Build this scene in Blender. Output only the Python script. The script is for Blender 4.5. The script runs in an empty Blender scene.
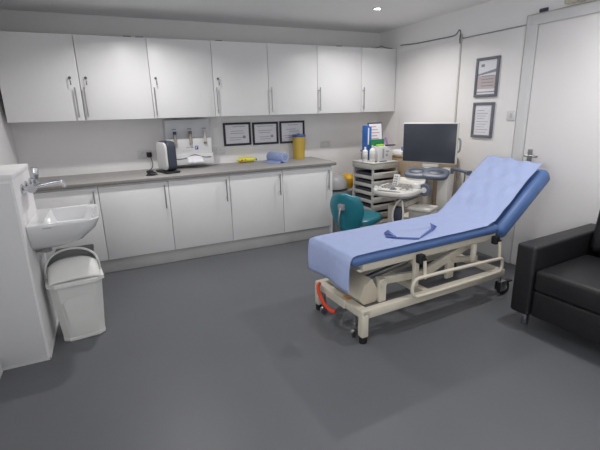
import bpy, bmesh, math, random
from mathutils import Vector, Matrix
random.seed(7)
S = bpy.context.scene
COL = S.collection
PI = math.pi

# ------------------------------------------------------------------ materials
def lin(c):
    return tuple((v/255/12.92) if v/255 <= 0.04045 else ((v/255+0.055)/1.055)**2.4 for v in c)
def mat(name, rgb, rough=0.5, metal=0.0, var=0.04, scale=6.0, bump=0.0, bscale=60.0, spec=0.5, coat=0.0, trans=0.0):
    m = bpy.data.materials.new(name); m.use_nodes = True
    nt = m.node_tree; b = nt.nodes['Principled BSDF']
    c = lin(rgb)
    tc = nt.nodes.new('ShaderNodeTexCoord')
    nz = nt.nodes.new('ShaderNodeTexNoise'); nz.inputs['Scale'].default_value = scale; nz.inputs['Detail'].default_value = 4
    nt.links.new(tc.outputs['Object'], nz.inputs['Vector'])
    rp = nt.nodes.new('ShaderNodeValToRGB')
    rp.color_ramp.elements[0].position = 0.3; rp.color_ramp.elements[1].position = 0.7
    rp.color_ramp.elements[0].color = (*[v*(1-var) for v in c], 1)
    rp.color_ramp.elements[1].color = (*[min(1, v*(1+var)) for v in c], 1)
    nt.links.new(nz.outputs['Fac'], rp.inputs['Fac'])
    nt.links.new(rp.outputs['Color'], b.inputs['Base Color'])
    b.inputs['Roughness'].default_value = rough; b.inputs['Metallic'].default_value = metal
    b.inputs['Specular IOR Level'].default_value = spec
    b.inputs['Coat Weight'].default_value = coat
    b.inputs['Transmission Weight'].default_value = trans
    if bump > 0:
        n2 = nt.nodes.new('ShaderNodeTexNoise'); n2.inputs['Scale'].default_value = bscale; n2.inputs['Detail'].default_value = 3
        nt.links.new(tc.outputs['Object'], n2.inputs['Vector'])
        bp = nt.nodes.new('ShaderNodeBump'); bp.inputs['Strength'].default_value = bump; bp.inputs['Distance'].default_value = 0.01
        nt.links.new(n2.outputs['Fac'], bp.inputs['Height']); nt.links.new(bp.outputs['Normal'], b.inputs['Normal'])
    return m
def emit(name, rgb, strength):
    m = bpy.data.materials.new(name); m.use_nodes = True
    b = m.node_tree.nodes['Principled BSDF']
    b.inputs['Emission Color'].default_value = (*lin(rgb), 1); b.inputs['Emission Strength'].default_value = strength
    return m
def glassm(name):
    m = bpy.data.materials.new(name); m.use_nodes = True
    nt = m.node_tree; out = nt.nodes['Material Output']; nt.nodes.remove(nt.nodes['Principled BSDF'])
    t = nt.nodes.new('ShaderNodeBsdfTransparent'); g = nt.nodes.new('ShaderNodeBsdfGlossy'); g.inputs['Roughness'].default_value = 0.03
    f = nt.nodes.new('ShaderNodeFresnel'); f.inputs['IOR'].default_value = 1.45
    mx = nt.nodes.new('ShaderNodeMixShader')
    ge = nt.nodes.new('ShaderNodeNewGeometry'); mu = nt.nodes.new('ShaderNodeMath'); mu.operation = 'MULTIPLY'
    iv = nt.nodes.new('ShaderNodeMath'); iv.operation = 'SUBTRACT'; iv.inputs[0].default_value = 1.0
    nt.links.new(ge.outputs['Backfacing'], iv.inputs[1]); nt.links.new(f.outputs[0], mu.inputs[0]); nt.links.new(iv.outputs[0], mu.inputs[1])
    nt.links.new(mu.outputs[0], mx.inputs[0]); nt.links.new(t.outputs[0], mx.inputs[1]); nt.links.new(g.outputs[0], mx.inputs[2])
    nt.links.new(mx.outputs[0], out.inputs['Surface'])
    return m

M = dict(
 wall=mat('wall_paint', (244,243,243), .6, var=.015, scale=2, bump=.04, bscale=90),
 ceil=mat('ceiling_paint', (247,247,247), .8, var=.01, scale=2),
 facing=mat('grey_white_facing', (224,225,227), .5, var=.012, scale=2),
 panel=mat('wall_board', (242,240,239), .45, var=.012, scale=2),
 floor=mat('vinyl_floor', (101,103,107), .42, var=.035, scale=1.6, bump=.03, bscale=140, spec=.35),
 cab=mat('white_laminate', (238,238,238), .38, var=.008, scale=3),
 cabin=mat('carcass_board', (196,195,194), .6, var=.02),
 plinth=mat('plinth_board', (205,204,203), .45, var=.02),
 top=mat('worktop_laminate', (162,160,158), .45, var=.10, scale=38),
 topedge=mat('worktop_edge_strip', (140,137,135), .5, var=.05, scale=30),
 chrome=mat('chrome', (205,206,210), .16, 1.0, var=.02),
 steel=mat('brushed_steel', (170,170,172), .32, 1.0, var=.04, scale=30),
 black=mat('black_plastic', (34,34,38), .45, var=.06),
 rubber=mat('black_rubber', (28,28,30), .7, var=.08),
 leather=mat('black_leather', (31,30,33), .42, var=.08, scale=14, bump=.25, bscale=190, spec=.45),
 frame=mat('dark_frame', (38,40,56), .4, var=.05),
 greyframe=mat('dark_grey_frame', (112,114,122), .45, var=.05),
 paper=mat('white_paper', (240,240,245), .7, var=.012),
 ink=mat('grey_print', (172,174,184), .7, var=.05),
 pink=mat('pink_print', (206,192,190), .7, var=.05),
 slate=mat('slate_print', (150,154,166), .7, var=.05),
 redink=mat('red_print', (206,172,180), .7, var=.05),
 glass=glassm('picture_glass'),
 white=mat('white_plastic', (226,226,226), .35, var=.012),
 offwhite=mat('off_white_plastic', (206,203,198), .4, var=.02),
 binwhite=mat('bin_plastic', (233,233,230), .38, var=.015),
 bingrey=mat('bin_hood_plastic', (176,177,178), .4, var=.02),
 ceramic=mat('white_ceramic', (228,229,230), .12, var=.006, coat=.3),
 cream=mat('cream_enamel', (216,209,193), .35, var=.02, scale=12),
 creamdk=mat('cream_casing', (206,197,178), .45, var=.02),
 vinylblue=mat('blue_upholstery', (86,117,170), .42, var=.05, scale=10, bump=.12, bscale=120),
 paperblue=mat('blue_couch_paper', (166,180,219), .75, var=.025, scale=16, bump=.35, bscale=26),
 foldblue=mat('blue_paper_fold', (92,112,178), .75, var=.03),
 rollblue=mat('blue_paper_roll', (152,168,210), .8, var=.04, scale=20, bump=.25, bscale=60),
 teal=mat('teal_upholstery', (34,124,140), .32, var=.06, scale=8, bump=.08, bscale=90),
 greyplast=mat('grey_plastic', (150,151,155), .45, var=.03),
 trol=mat('trolley_plastic', (198,196,189), .45, var=.02),
 dkgrey=mat('charcoal_plastic', (62,68,82), .42, var=.04),
 midgrey=mat('slate_grey_plastic', (96,104,120), .42, var=.05),
 screen=mat('screen_off', (66,70,80), .3, var=.02),
 usw=mat('equipment_white', (222,219,211), .38, var=.02),
 usb=mat('equipment_beige', (196,188,176), .45, var=.02),
 key=mat('keycap_grey', (150,150,148), .5, var=.03),
 yellow=mat('sharps_yellow', (196,166,72), .38, var=.03),
 bluelid=mat('blue_lid', (62,92,168), .4, var=.04),
 packyel=mat('yellow_film', (234,226,84), .35, var=.06, scale=30, bump=.2, bscale=60),
 packred=mat('red_print_film', (196,70,50), .4),
 packgreen=mat('green_film', (60,150,110), .4),
 baggold=mat('yellow_bag', (226,176,38), .45, var=.06, scale=20, bump=.3, bscale=40),
 fileblue=mat('blue_card', (58,108,188), .5, var=.04),
 green=mat('green_card', (26,124,84), .5, var=.04),
 lime=mat('lime_card', (168,220,60), .5, var=.04),
 purple=mat('purple_plastic', (178,120,190), .4, var=.04),
 wood=mat('tan_wood', (176,156,132), .5, var=.07, scale=9, bump=.05),
 red=mat('red_lever', (214,72,48), .4, var=.05),
 redknob=mat('red_knob', (196,96,100), .4, var=.05),
 logo=mat('blue_badge', (56,84,170), .5, var=.02),
 tube_blue=mat('navy_cap', (52,56,128), .4, var=.03),
 tube_body=mat('tube_taupe', (168,162,152), .35, var=.04),
 tube_dark=mat('tube_dark', (112,110,106), .4, var=.04),
 boardgrey=mat('display_backing', (212,214,219), .4, var=.012),
 cable=mat('dark_cable', (70,68,70), .55, var=.05),
 cablegrey=mat('grey_cable', (120,120,126), .55, var=.05),
 foam=mat('cream_foam', (206,200,182), .85, var=.06, scale=25, bump=.5, bscale=60),
 lightrim=mat('light_rim', (230,230,230), .4),
 lens=emit('lit_lens', (255,252,248), 30.0),
 orange=mat('orange_label', (216,140,50), .5),
)

# ------------------------------------------------------------------ mesh builder
class B:
    def __init__(self): self.bm = bmesh.new(); self.sm = False
    def _xf(self, vs, rot=None, at=None):
        if rot is not None:
            for v in vs: v.co = rot @ v.co
        if at is not None:
            for v in vs: v.co += Vector(at)
    def _mi(self, vs, mi):
        if mi:
            s = set(vs)
            for f in self.bm.faces:
                if all(v in s for v in f.verts): f.material_index = mi
    def box(self, x0,x1,y0,y1,z0,z1, r=0.0, seg=2, rot=None, at=None, mi=0):
        t = bmesh.new()
        bmesh.ops.create_cube(t, size=1)
        for v in t.verts:
            v.co = Vector(((x0+x1)/2+v.co.x*(x1-x0), (y0+y1)/2+v.co.y*(y1-y0), (z0+z1)/2+v.co.z*(z1-z0)))
        if r > 0:
            r = min(r, .49*min(x1-x0, y1-y0, z1-z0))
            bmesh.ops.bevel(t, geom=list(t.edges), offset=r, segments=seg, profile=.5, affect='EDGES', clamp_overlap=True)
        self._merge(t, rot, at, mi); return self
    def _merge(self, t, rot=None, at=None, mi=0):
        mp = {}
        for v in t.verts:
            co = v.co.copy()
            if rot is not None: co = rot @ co
            if at is not None: co += Vector(at)
            mp[v] = self.bm.verts.new(co)
        for f in t.faces:
            try:
                g = self.bm.faces.new([mp[v] for v in f.verts]); g.material_index = mi
            except ValueError: pass
        t.free()
    def prism(self, pts, h0, h1, axis='z', r=0.0, seg=2, mi=0, rot=None, at=None):
        # outline pts (a,b) extruded along axis; x: (y,z)  y: (x,z)  z: (x,y)
        t = bmesh.new()
        def mk(a,b,h):
            return {'z':(a,b,h),'y':(a,h,b),'x':(h,a,b)}[axis]
        lo = [t.verts.new(mk(a,b,h0)) for a,b in pts]; hi = [t.verts.new(mk(a,b,h1)) for a,b in pts]
        n = len(pts)
        caps = [t.faces.new(lo[::-1]), t.faces.new(hi)]
        for i in range(n): t.faces.new([lo[i], lo[(i+1)%n], hi[(i+1)%n], hi[i]])
        bmesh.ops.recalc_face_normals(t, faces=list(t.faces))
        if r > 0:
            ed = set(e for f in caps for e in f.edges)
            bmesh.ops.bevel(t, geom=list(ed), offset=r, segments=seg, profile=.5, affect='EDGES', clamp_overlap=True)
        self._merge(t, rot, at, mi); return self
    def lathe(self, prof, c=(0,0,0), axis='z', n=24, mi=0, sx=1.0, sy=1.0):
        # prof [(radius, height)]
        t = bmesh.new(); rings = []
        for r, h in prof:
            ring = []
            for i in range(n):
                a = 2*PI*i/n; u, w = r*math.cos(a)*sx, r*math.sin(a)*sy
                ring.append(t.verts.new({'z':(u,w,h),'y':(u,h,w),'x':(h,u,w)}[axis]))
            rings.append(ring)
        for a, b in zip(rings, rings[1:]):
            for i in range(n): t.faces.new([a[i], a[(i+1)%n], b[(i+1)%n], b[i]])
        t.faces.new(rings[0][::-1]); t.faces.new(rings[-1])
        bmesh.ops.remove_doubles(t, verts=list(t.verts), dist=1e-6)
        bmesh.ops.recalc_face_normals(t, faces=list(t.faces))
        self._merge(t, None, c, mi); return self
    def cyl(self, a, b, r, n=16, mi=0, r2=None):
        a = Vector(a); b = Vector(b); d = b-a; q = d.to_track_quat('Z','Y').to_matrix()
        t = bmesh.new()
        bmesh.ops.create_cone(t, cap_ends=True, segments=n, radius1=r, radius2=r if r2 is None else r2, depth=d.length)
        self._merge(t, q, (a+b)/2, mi); return self
    def tube(self, pts, r, n=8, mi=0, closed=False, smooth=0):
        P = [Vector(p) for p in pts]
        for _ in range(smooth):
            Q = []
            m = len(P)
            for i in range(m if closed else m-1):
                a, b = P[i], P[(i+1)%m]; Q += [a*.75+b*.25, a*.25+b*.75]
            P = Q if closed else [P[0]]+Q+[P[-1]]
        t = bmesh.new(); rings = []; m = len(P)
        up = Vector((0,0,1)); prev = None
        for i in range(m):
            if closed: d = P[(i+1)%m]-P[i-1]
            else: d = P[min(i+1,m-1)]-P[max(i-1,0)]
            d.normalize()
            if prev is None:
                s = d.cross(up)
                if s.length < .05: s = d.cross(Vector((1,0,0)))
            else:
                s = prev - d*prev.dot(d)
            s.normalize(); prev = s; w = d.cross(s)
            rings.append([t.verts.new(P[i]+(s*math.cos(2*PI*k/n)+w*math.sin(2*PI*k/n))*r) for k in range(n)])
        for i in range(m if closed else m-1):
            a, b = rings[i], rings[(i+1)%m]
            for k in range(n): t.faces.new([a[k], a[(k+1)%n], b[(k+1)%n], b[k]])
        if not closed: t.faces.new(rings[0][::-1]); t.faces.new(rings[-1])
        bmesh.ops.recalc_face_normals(t, faces=list(t.faces))
        self._merge(t, None, None, mi); return self
    def loft(self, rings, mi=0, cap=True):
        t = bmesh.new(); R = [[t.verts.new(p) for p in r] for r in rings]; n = len(R[0])
        for a, b in zip(R, R[1:]):
            for k in range(n): t.faces.new([a[k], a[(k+1)%n], b[(k+1)%n], b[k]])
        if cap: t.faces.new(R[0][::-1]); t.faces.new(R[-1])
        bmesh.ops.recalc_face_normals(t, faces=list(t.faces))
        self._merge(t, None, None, mi); return self
    def grid(self, rows, mi=0):
        t = bmesh.new(); R = [[t.verts.new(p) for p in r] for r in rows]
        for a, b in zip(R, R[1:]):
            for k in range(len(a)-1): t.faces.new([a[k], a[k+1], b[k+1], b[k]])
        self._merge(t, None, None, mi); return self

def part(name, b, mats, parent=None, smooth=35, solid=0, sub=0):
    me = bpy.data.meshes.new(name)
    bmesh.ops.recalc_face_normals(b.bm, faces=list(b.bm.faces)) if not solid else None
    b.bm.to_mesh(me); b.bm.free()
    for m in (mats if isinstance(mats, (list, tuple)) else [mats]): me.materials.append(M[m])
    o = bpy.data.objects.new(name, me); COL.objects.link(o)
    if smooth:
        for p in me.polygons: p.use_smooth = True
        try: me.set_sharp_from_angle(angle=math.radians(smooth))
        except Exception: pass
    if parent is not None: o.parent = parent
    if solid:
        md = o.modifiers.new('thickness', 'SOLIDIFY'); md.thickness = solid; md.offset = 0
    if sub:
        md = o.modifiers.new('smooth', 'SUBSURF'); md.levels = sub; md.render_levels = sub
    return o
def tag(o, label, cat, group=None):
    o['label'] = label; o['category'] = cat
    if group: o['group'] = group
    return o
def thing(name, label, cat, loc=(0,0,0), rz=0.0, group=None):
    o = bpy.data.objects.new(name, None); COL.objects.link(o)
    o.empty_display_size = .1; o.location = loc; o.rotation_euler = (0,0,rz)
    return tag(o, label, cat, group)
def single(name, b, mats, label, cat, loc=(0,0,0), rz=0.0, group=None, **k):
    o = part(name, b, mats, None, **k); o.location = loc; o.rotation_euler = (0,0,rz)
    return tag(o, label, cat, group)
def struct(name, b, mats, **k):
    o = part(name, b, mats, None, **k); o['kind'] = 'structure'; return o
def RX(a): return Matrix.Rotation(a,3,'X')
def RY(a): return Matrix.Rotation(a,3,'Y')
def RZ(a): return Matrix.Rotation(a,3,'Z')

# ------------------------------------------------------------------ room
XL, XR, YB, YF, ZC = -.775, 3.43, 4.80, -1.3, 2.42
BX, BY0, BY1, BZ = -.495, 2.77, 3.36, 1.183      # boxed-in pipe nib
struct('floor', B().box(XL-.1, XR+.1, YF-.1, YB+.1, -.1, 0), 'floor')
struct('ceiling', B().box(XL-.1, XR+.1, YF-.1, YB+.1, ZC, ZC+.1), 'ceil')
struct('wall_back', B().box(XL-.1, XR+.1, YB, YB+.1, 0, ZC), 'wall')
struct('wall_front', B().box(XL-.1, XR+.1, YF-.1, YF, 0, ZC), 'wall')
struct('wall_left', B().box(XL-.1, XL, YF, YB, 0, ZC), 'wall')
struct('wall_right', B().box(XR, XR+.1, YF, YB, 0, ZC), 'wall')
# boxed-in low partition carrying the basin
w = B().box(XL, BX, BY0, BY1, 0, BZ-.03)
w.box(XL, BX+.004, BY0-.006, BY1+.002, BZ-.03, BZ, r=.004)          # ledge board
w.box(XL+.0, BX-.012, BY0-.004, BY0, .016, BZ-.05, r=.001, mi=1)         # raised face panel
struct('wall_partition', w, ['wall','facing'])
struct('baseboard_partition', B().box(XL+.03, BX+.006, BY0-.006, BY0-.0005, 0, .014).box(BX+.0005, BX+.006, BY0-.006, BY1, 0, .014), 'white')
struct('baseboard_left', B().prism([(0,0),(.03,0),(.03,.075),(.018,.092),(.0,.092)], YF+.01, BY0-.012, 'y', at=(XL,0,0)), 'white')
# right wall boards either side of a joint strip
struct('trim_1', B().box(XR-.008, XR, 3.402, 4.36, 0, 2.14, r=.002), 'panel')
struct('trim_2', B().box(XR-.008, XR, 2.668, 3.378, 0, 2.14, r=.002), 'panel')
struct('trim_3', B().box(XR-.016, XR, 3.380, 3.400, 0, 2.19, r=.004), 'trol')
struct('shadow_gap_line', B().box(XR-.012, XR, 2.668, 3.376, 2.1405, 2.150, r=.002), 'greyplast')  # grey strip whose colour stands in for the shadow gap above the board
# door in right wall
ar = B()
ar.box(XR-.022, XR, 2.548, 2.652, 0, 2.206, r=.006)
ar.box(XR-.022, XR, 1.60, 1.704, 0, 2.206, r=.006)
ar.box(XR-.0225, XR, 1.62, 2.63, 2.128, 2.207, r=.006)
struct('trim_4', ar, 'white')
d = struct('door_1', B().box(XR-.012, XR+.03, 1.712, 2.540, .006, 2.120, r=.003), 'panel')
hb = B().box(-.010, 0, -.022, .022, -.075, .075, r=.004)
hb.cyl((-.01,0,.02), (-.05,0,.02), .009).cyl((-.046,.02,.02), (-.046,-.10,.02), .009).cyl((-.01,0,-.045), (-.022,0,-.045), .012)
h = part('door_handle', hb, 'steel', d); h.location = (XR-.0125, 2.475, 1.03)

# ------------------------------------------------------------------ ceiling lights
def downlight(x, y, label):
    t = thing('ceiling_spotlight', label, 'ceiling light', (x, y, ZC), 0, 'recessed ceiling spotlights')
    part('trim_ring', B().lathe([(.03,-.001),(.045,-.001),(.045,-.006),(.036,-.008),(.03,-.006),(.03,-.001)], n=28), 'lightrim', t)
    part('lens', B().lathe([(.0005,-.0012),(.029,-.0012),(.029,-.004),(.0005,-.005)], n=24), 'lens', t)
LIGHTS = [(2.575,3.66), (.40,3.66), (2.575,1.55), (.40,1.55), (2.575,-.4), (.40,-.4)]
downlight(*LIGHTS[0], 'small round lit spotlight in the ceiling near the cabinets')
for i, (x, y) in enumerate(LIGHTS):
    L = bpy.data.lights.new('spotlight_lamp', 'AREA'); L.shape = 'DISK'; L.size = .09
    L.energy = [11.2, 13, 13, 3.5, 9, 2][i]; L.color = (1.0, .975, .965); L.spread = math.radians(144 if y > 3 else 160)
    o = bpy.data.objects.new('spotlight_lamp', L); COL.objects.link(o); o.location = (x, y, ZC-.012)

# added unseen window in the left wall, with fill light for even brightness
wf = B()
for (y0_,y1_,z0_,z1_) in ((-.95,1.05,.95,1.02),(-.95,1.05,2.03,2.10),(-.95,-.88,1.02,2.03),(.98,1.05,1.02,2.03),(.02,.08,1.02,2.03)): wf.box(XL,XL+.04,y0_,y1_,z0_,z1_,r=.004)
struct('added_window', wf, 'white')
L = bpy.data.lights.new('fill_light', 'AREA'); L.shape = 'RECTANGLE'; L.size = .98; L.size_y = 1.84; L.energy = 31; L.color = (.97,.985,1.0)
o = bpy.data.objects.new('fill_light', L); COL.objects.link(o); o.location = (XL+.012, .05, 1.525); o.rotation_euler = (0,-PI/2,0)

# ------------------------------------------------------------------ wall cabinets
UX = [-.738, -.124, .492, 1.106, 1.714, 2.315, 2.915, 3.420]
UY, UZ0, UZ1 = 4.432, 1.450, 2.180
ulab = ['white wall cabinet at the left end of the run, key hanging from its door',
        'white wall cabinet with a key in its lock, second from the left wall',
        'white wall cabinet with a key in its lock, above the white and charcoal machine',
        'white wall cabinet with a key in its lock, above the left-hand certificate',
        'white wall cabinet without a lock, above the middle and right-hand certificates',
        'white wall cabinet without a lock, second from the right-hand corner',
        'narrow white wall cabinet in the right-hand corner above the trolley']
def bar_handle(x, y, z0, z1):
    b = B().cyl((x, y-.030, z0), (x, y-.030, z1), .0062, 12)
    for z in (z0+.035, z1-.035): b.cyl((x, y, z), (x, y-.030, z), .0045, 10)
    return b
for i in range(7):
    x0, x1 = UX[i]+.0015, UX[i+1]-.0015
    w_ = x1-x0
    t = thing('wall_cabinet', ulab[i], 'wall cabinet', (x0, UY, UZ0), 0, 'white wall cabinets over the worktop')
    part('carcass', B().box(0, w_, .021, YB-UY-.001, 0, UZ1-UZ0, r=.001), 'cab', t)
    dr = part('door', B().box(.001, w_-.001, 0, .018, -.006, UZ1-UZ0+.002, r=.0015), 'cab', t)
    hx = w_-.045 if i == 0 else .022
    if i == 1: hx = .026
    part('handle', bar_handle(hx, 0, .022, .285), 'steel', dr)
    if i < 4:
        lx = hx-.028 if i == 0 else hx+.026
        lk = part('lock', B().cyl((lx,0,.370),(lx,-.010,.370),.011,16), 'cable', dr)
        kb = B().box(lx-.0015,lx+.0015,-.030,-.010,.366,.374)
        kb.cyl((lx-.002,-.030,.370),(lx+.002,-.030,.370),.010,14)
        kb.tube([(lx,-.034,.362),(lx+.006,-.036,.350),(lx+.002,-.034,.338),(lx-.005,-.032,.350)], .0013, 6, closed=True, smooth=1)
        kb.box(lx-.003,lx+.007,-.036,-.0335,.305,.340,r=.001)
        part('key', kb, 'cablegrey', lk)

# ------------------------------------------------------------------ base cabinets
BXs = [-.735, -.107, .515, 1.128, 1.728, 2.335]
BYF = 4.16
blab = ['white base cabinet door partly hidden behind the wash basin',
        'wide white base cabinet beside the basin, left of the white and charcoal machine',
        'white base cabinet under the sample tube display board',
        'white base cabinet under the yellow packet',
        'white base cabinet at the right end, under the yellow sharps tub']
for i in range(5):
    x0, x1 = BXs[i]+.0015, BXs[i+1]-.0015
    w_ = x1-x0
    t = thing('base_cabinet', blab[i], 'base cabinet', (x0, BYF, 0), 0, 'white base cabinets under the worktop')
    last = i == 4
    part('carcass', B().box(0, w_, .021, YB-BYF-.03, .142, .864, r=.001), 'cab', t)
    dr = part('door', B().box(.001, w_-.001, 0, .018, .146, .848, r=.0015), 'cab', t)
    part('handle', bar_handle(w_-.040, 0, .592, .822), 'steel', dr)
    if last: part('end_panel', B().box(w_+.002, w_+.020, -.002, YB-BYF-.03, 0, .864, r=.001), 'cab', t)
single('plinth', B().box(BXs[0], BXs[-1]-.004, 4.212, 4.230, .0, .138, r=.001), 'plinth', 'long pale plinth board along the floor below the base cabinets', 'plinth')
wt = thing('worktop', 'long grey beige laminate worktop over the white base cabinets', 'worktop', (0,0,.866))
prof = [(4.140,.004),(4.144,0),(YB-.001,0),(YB-.001,.039),(4.152,.039),(4.144,.036),(4.140,.030)]
part('top', B().prism(prof, XL+.002, 2.395, 'x'), 'top', wt)
part('edge_strip', B().box(XL+.002, 2.396, 4.1370, 4.1396, .004, .032, r=.0008).box(2.3955, 2.3975, 4.145, YB-.002, .002, .037, r=.0005), 'topedge', wt)
WT = .9053

# ------------------------------------------------------------------ sockets and switch
def socket(x, z, label):
    t = thing('double_socket', label, 'socket', (x, YB, z), 0, 'double sockets on the back wall')
    part('plate', B().box(-.073,.073,-.009,-.0005,-.043,.043,r=.003), 'white', t)
    for s in (-1,1):
        part('rocker', B().box(s*.022-.006 if s>0 else -.028, s*.022+.006 if s>0 else -.016, -.012,-.009,.012,.030,r=.001), 'offwhite', t)
    for s in (-1,1):
        hb = B().box(s*.042-.002,s*.042+.002,-.0098,-.0088,.004,.012).box(s*.042-.012,s*.042-.006,-.0098,-.0088,-.016,-.013).box(s*.042+.006,s*.042+.012,-.0098,-.0088,-.016,-.013)
        part('pin_holes', hb, 'dkgrey', t)
socket(.385, 1.065, 'white double wall socket with a black plug in it')
socket(1.195, 1.050, 'white double wall socket beside the sample tube display board')
socket(2.61, 1.055, 'white double wall socket right of the sharps tub')
t = thing('light_switch', 'white square wall switch beside the door frame', 'switch', (XR-.008, 2.71, 1.393))
part('plate', B().box(-.009,-.0005,-.045,.045,-.045,.045,r=.003), 'white', t)
part('rocker', B().box(-.013,-.009,-.012,.012,-.02,.02,r=.001,rot=RY(.06)), 'offwhite', t)

# ------------------------------------------------------------------ certificates
def frame_on_back(x0,x1,z0,z1,label, seed):
    rnd = random.Random(seed); w_, h_ = x1-x0, z1-z0
    t = thing('certificate_frame', label, 'picture frame', (x0, YB, z0), 0, 'framed certificates above the worktop')
    f = B(); b_ = .024
    f.box(0,w_,-.018,-.001,0,b_,r=.003).box(0,w_,-.018,-.001,h_-b_,h_,r=.003).box(0,b_,-.018,-.001,b_,h_-b_,r=.003).box(w_-b_,w_,-.018,-.001,b_,h_-b_,r=.003)
    part('frame', f, 'frame', t)
    p = B().box(b_,w_-b_,-.008,-.002,b_,h_-b_)
    for k in range(7):
        zz = h_*(.82-.095*k)
        a = w_*(.5-rnd.uniform(.12,.32)); c = w_*(.5+rnd.uniform(.12,.32))
        if k in (1,4): continue
        p.box(a,c,-.0086,-.0079,zz-.003,zz+.003,mi=1)
    p.box(w_*.70,w_*.80,-.0086,-.0079,h_*.30,h_*.42,mi=2)
    part('certificate', p, ['paper','ink','slate'], t)
    part('glass', B().box(b_+.0005,w_-b_-.0005,-.0125,-.0105,b_+.0005,h_-b_-.0005), 'glass', t)
frame_on_back(1.268,1.600,1.102,1.366,'black framed certificate on the back wall, nearest the display board',1)
frame_on_back(1.622,1.952,1.096,1.360,'black framed certificate in the middle of the row of three',2)
frame_on_back(1.972,2.310,1.094,1.362,'black framed certificate partly behind the yellow sharps tub',3)
def frame_on_right(y0,y1,z0,z1,label,kind):
    w_, h_ = y1-y0, z1-z0
    t = thing('notice_frame', label, 'picture frame', (XR-.008, y1, z0), 0, 'framed notices on the right wall')
    f = B(); b_ = .026
    def bx(ya,yb,za,zb,xa,xb,r=0,mi=0): f.box(-xb,-xa,-yb,-ya,za,zb,r=r,mi=mi)
    bx(0,w_,0,b_,.001,.020,.003); bx(0,w_,h_-b_,h_,.001,.020,.003); bx(0,b_,b_,h_-b_,.001,.020,.003); bx(w_-b_,w_,b_,h_-b_,.001,.020,.003)
    part('frame', f, 'greyframe', t)
    f = B(); bx(b_,w_-b_,b_,h_-b_,.002,.009)
    if kind:
        bx(.06,.10,h_-.085,h_-.06,.0088,.0096,mi=1)
        f.prism([(-(w_-b_-.002),h_*.62),(-(b_+.002),h_*.55),(-(b_+.002),h_*.59),(-(w_*.5),h_*.64),(-(w_-b_-.002),h_*.70)],-.0096,-.0088,'x',mi=1)
        bx(b_+.004,w_-b_-.004,.075,h_*.54,.0088,.0094,mi=2)
        for k in range(4): bx(w_*.28,w_*.80,.10+k*.03,.108+k*.03,.0093,.0099,mi=1)
        bx(b_+.004,w_-b_-.004,.042,.052,.0088,.0094,mi=1)
    else:
        for k in range(9): bx(.05,.05+(w_-.10)*(.6+.4*((k*37)%10)/10),h_-.08-k*.026,h_-.076-k*.026,.0088,.0096,mi=1)
    part('notice', f, ['paper','slate','pink'], t)
    f = B(); bx(b_+.0005,w_-b_-.0005,b_+.0005,h_-b_-.0005,.012,.014); part('glass', f, 'glass', t)
frame_on_right(2.889,3.158,1.567,1.930,'grey framed notice with a pinkish panel, upper one of the pair',True)
frame_on_right(2.901,3.152,1.180,1.518,'grey framed plain lined notice, lower one of the pair',False)

# ------------------------------------------------------------------ worktop items
# white and charcoal machine
t = thing('countertop_machine', 'upright white and charcoal machine with rounded top on the worktop', 'machine', (.562, 4.285, WT), math.radians(15))
def rr(x0,x1,z0,z1,r,n=6):
    o = []
    for cx,cz,a0 in ((x1-r,z0+r,-PI/2),(x1-r,z1-r,0),(x0+r,z1-r,PI/2),(x0+r,z0+r,PI)):
        for k in range(n+1):
            a = a0+PI/2*k/n; o.append((cx+r*math.cos(a), cz+r*math.sin(a)))
    return o
part('body', B().prism(rr(0,.26,.022,.315,.06), .0,.088,'x',r=.014,seg=3), 'dkgrey', t)
part('side_panel', B().prism(rr(.010,.252,.030,.305,.055), -.022,-.0005,'x',r=.008,seg=3), 'white', t)
part('base', B().box(-.045,.10,-.02,.26,.001,.0205,r=.006), 'black', t)
# plug and cables
single('power_plug', B().box(-.026,.026,-.052,-.013,-.026,.026,r=.008).tube([(0,-.05,-.01),(.01,-.085,-.03),(.02,-.12,-.09),(.0,-.16,-.135),(-.04,-.20,-.1505),(-.06,-.28,-.152),(-.05,-.36,-.152)],.0045,8,smooth=2),
       'black', 'black plug and lead in the wall socket beside the machine', 'plug', (.428, YB, 1.062))
single('cable_coil', B().tube([(math.cos(a*.9)*(.05+.015*math.sin(a*1.7)), math.sin(a*.9)*(.030+.010*math.cos(a*2.3)), .0052+.0105*(a//7)) for a in [k*.45 for k in range(44)]], .0048, 6).box(-.045,.02,-.022,.022,.029,.048,r=.006),
       'black', 'loose coil of black cable on the worktop left of the machine', 'cable', (.385,4.28,WT))
# display board
t = thing('display_dispenser', 'white wall display board with sample tubes and a tissue slot', 'display', (.605, YB, .945))
Wd = .47
part('backing', B().box(0,Wd,-.17,-.001,.28,.475,r=.004), 'boardgrey', t)
part('front_panel', B().box(-.002,Wd+.004,-.186,-.001,.115,.2795,r=.004), 'white', t)
bxp = B().box(-.006,Wd+.008,-.215,-.001,0,.1145,r=.006); part('tissue_box', bxp, 'white', t)
sl = [(0.06,.066),(.17,.066),(.22,.092),(.27,.106),(.32,.092),(.37,.070),(.45,.070)]
part('slot', B().tube([(x,-.2155,z) for x,z in sl], .0045, 6, smooth=2), 'dkgrey', t)
ti = B(); rows=[]
for i in range(9):
    u=i/8; rows.append([(.19+.16*u+.02*v*math.sin(u*9), -.2185-.05*v*v-.012*math.sin(u*11+v*3)*v, .082+.012*math.sin(u*PI)-.072*v*(.75+.25*math.sin(u*PI))) for v in [k/5 for k in range(6)]])
ti.grid(rows); part('tissue', ti, 'paper', t, solid=.0015)
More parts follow.
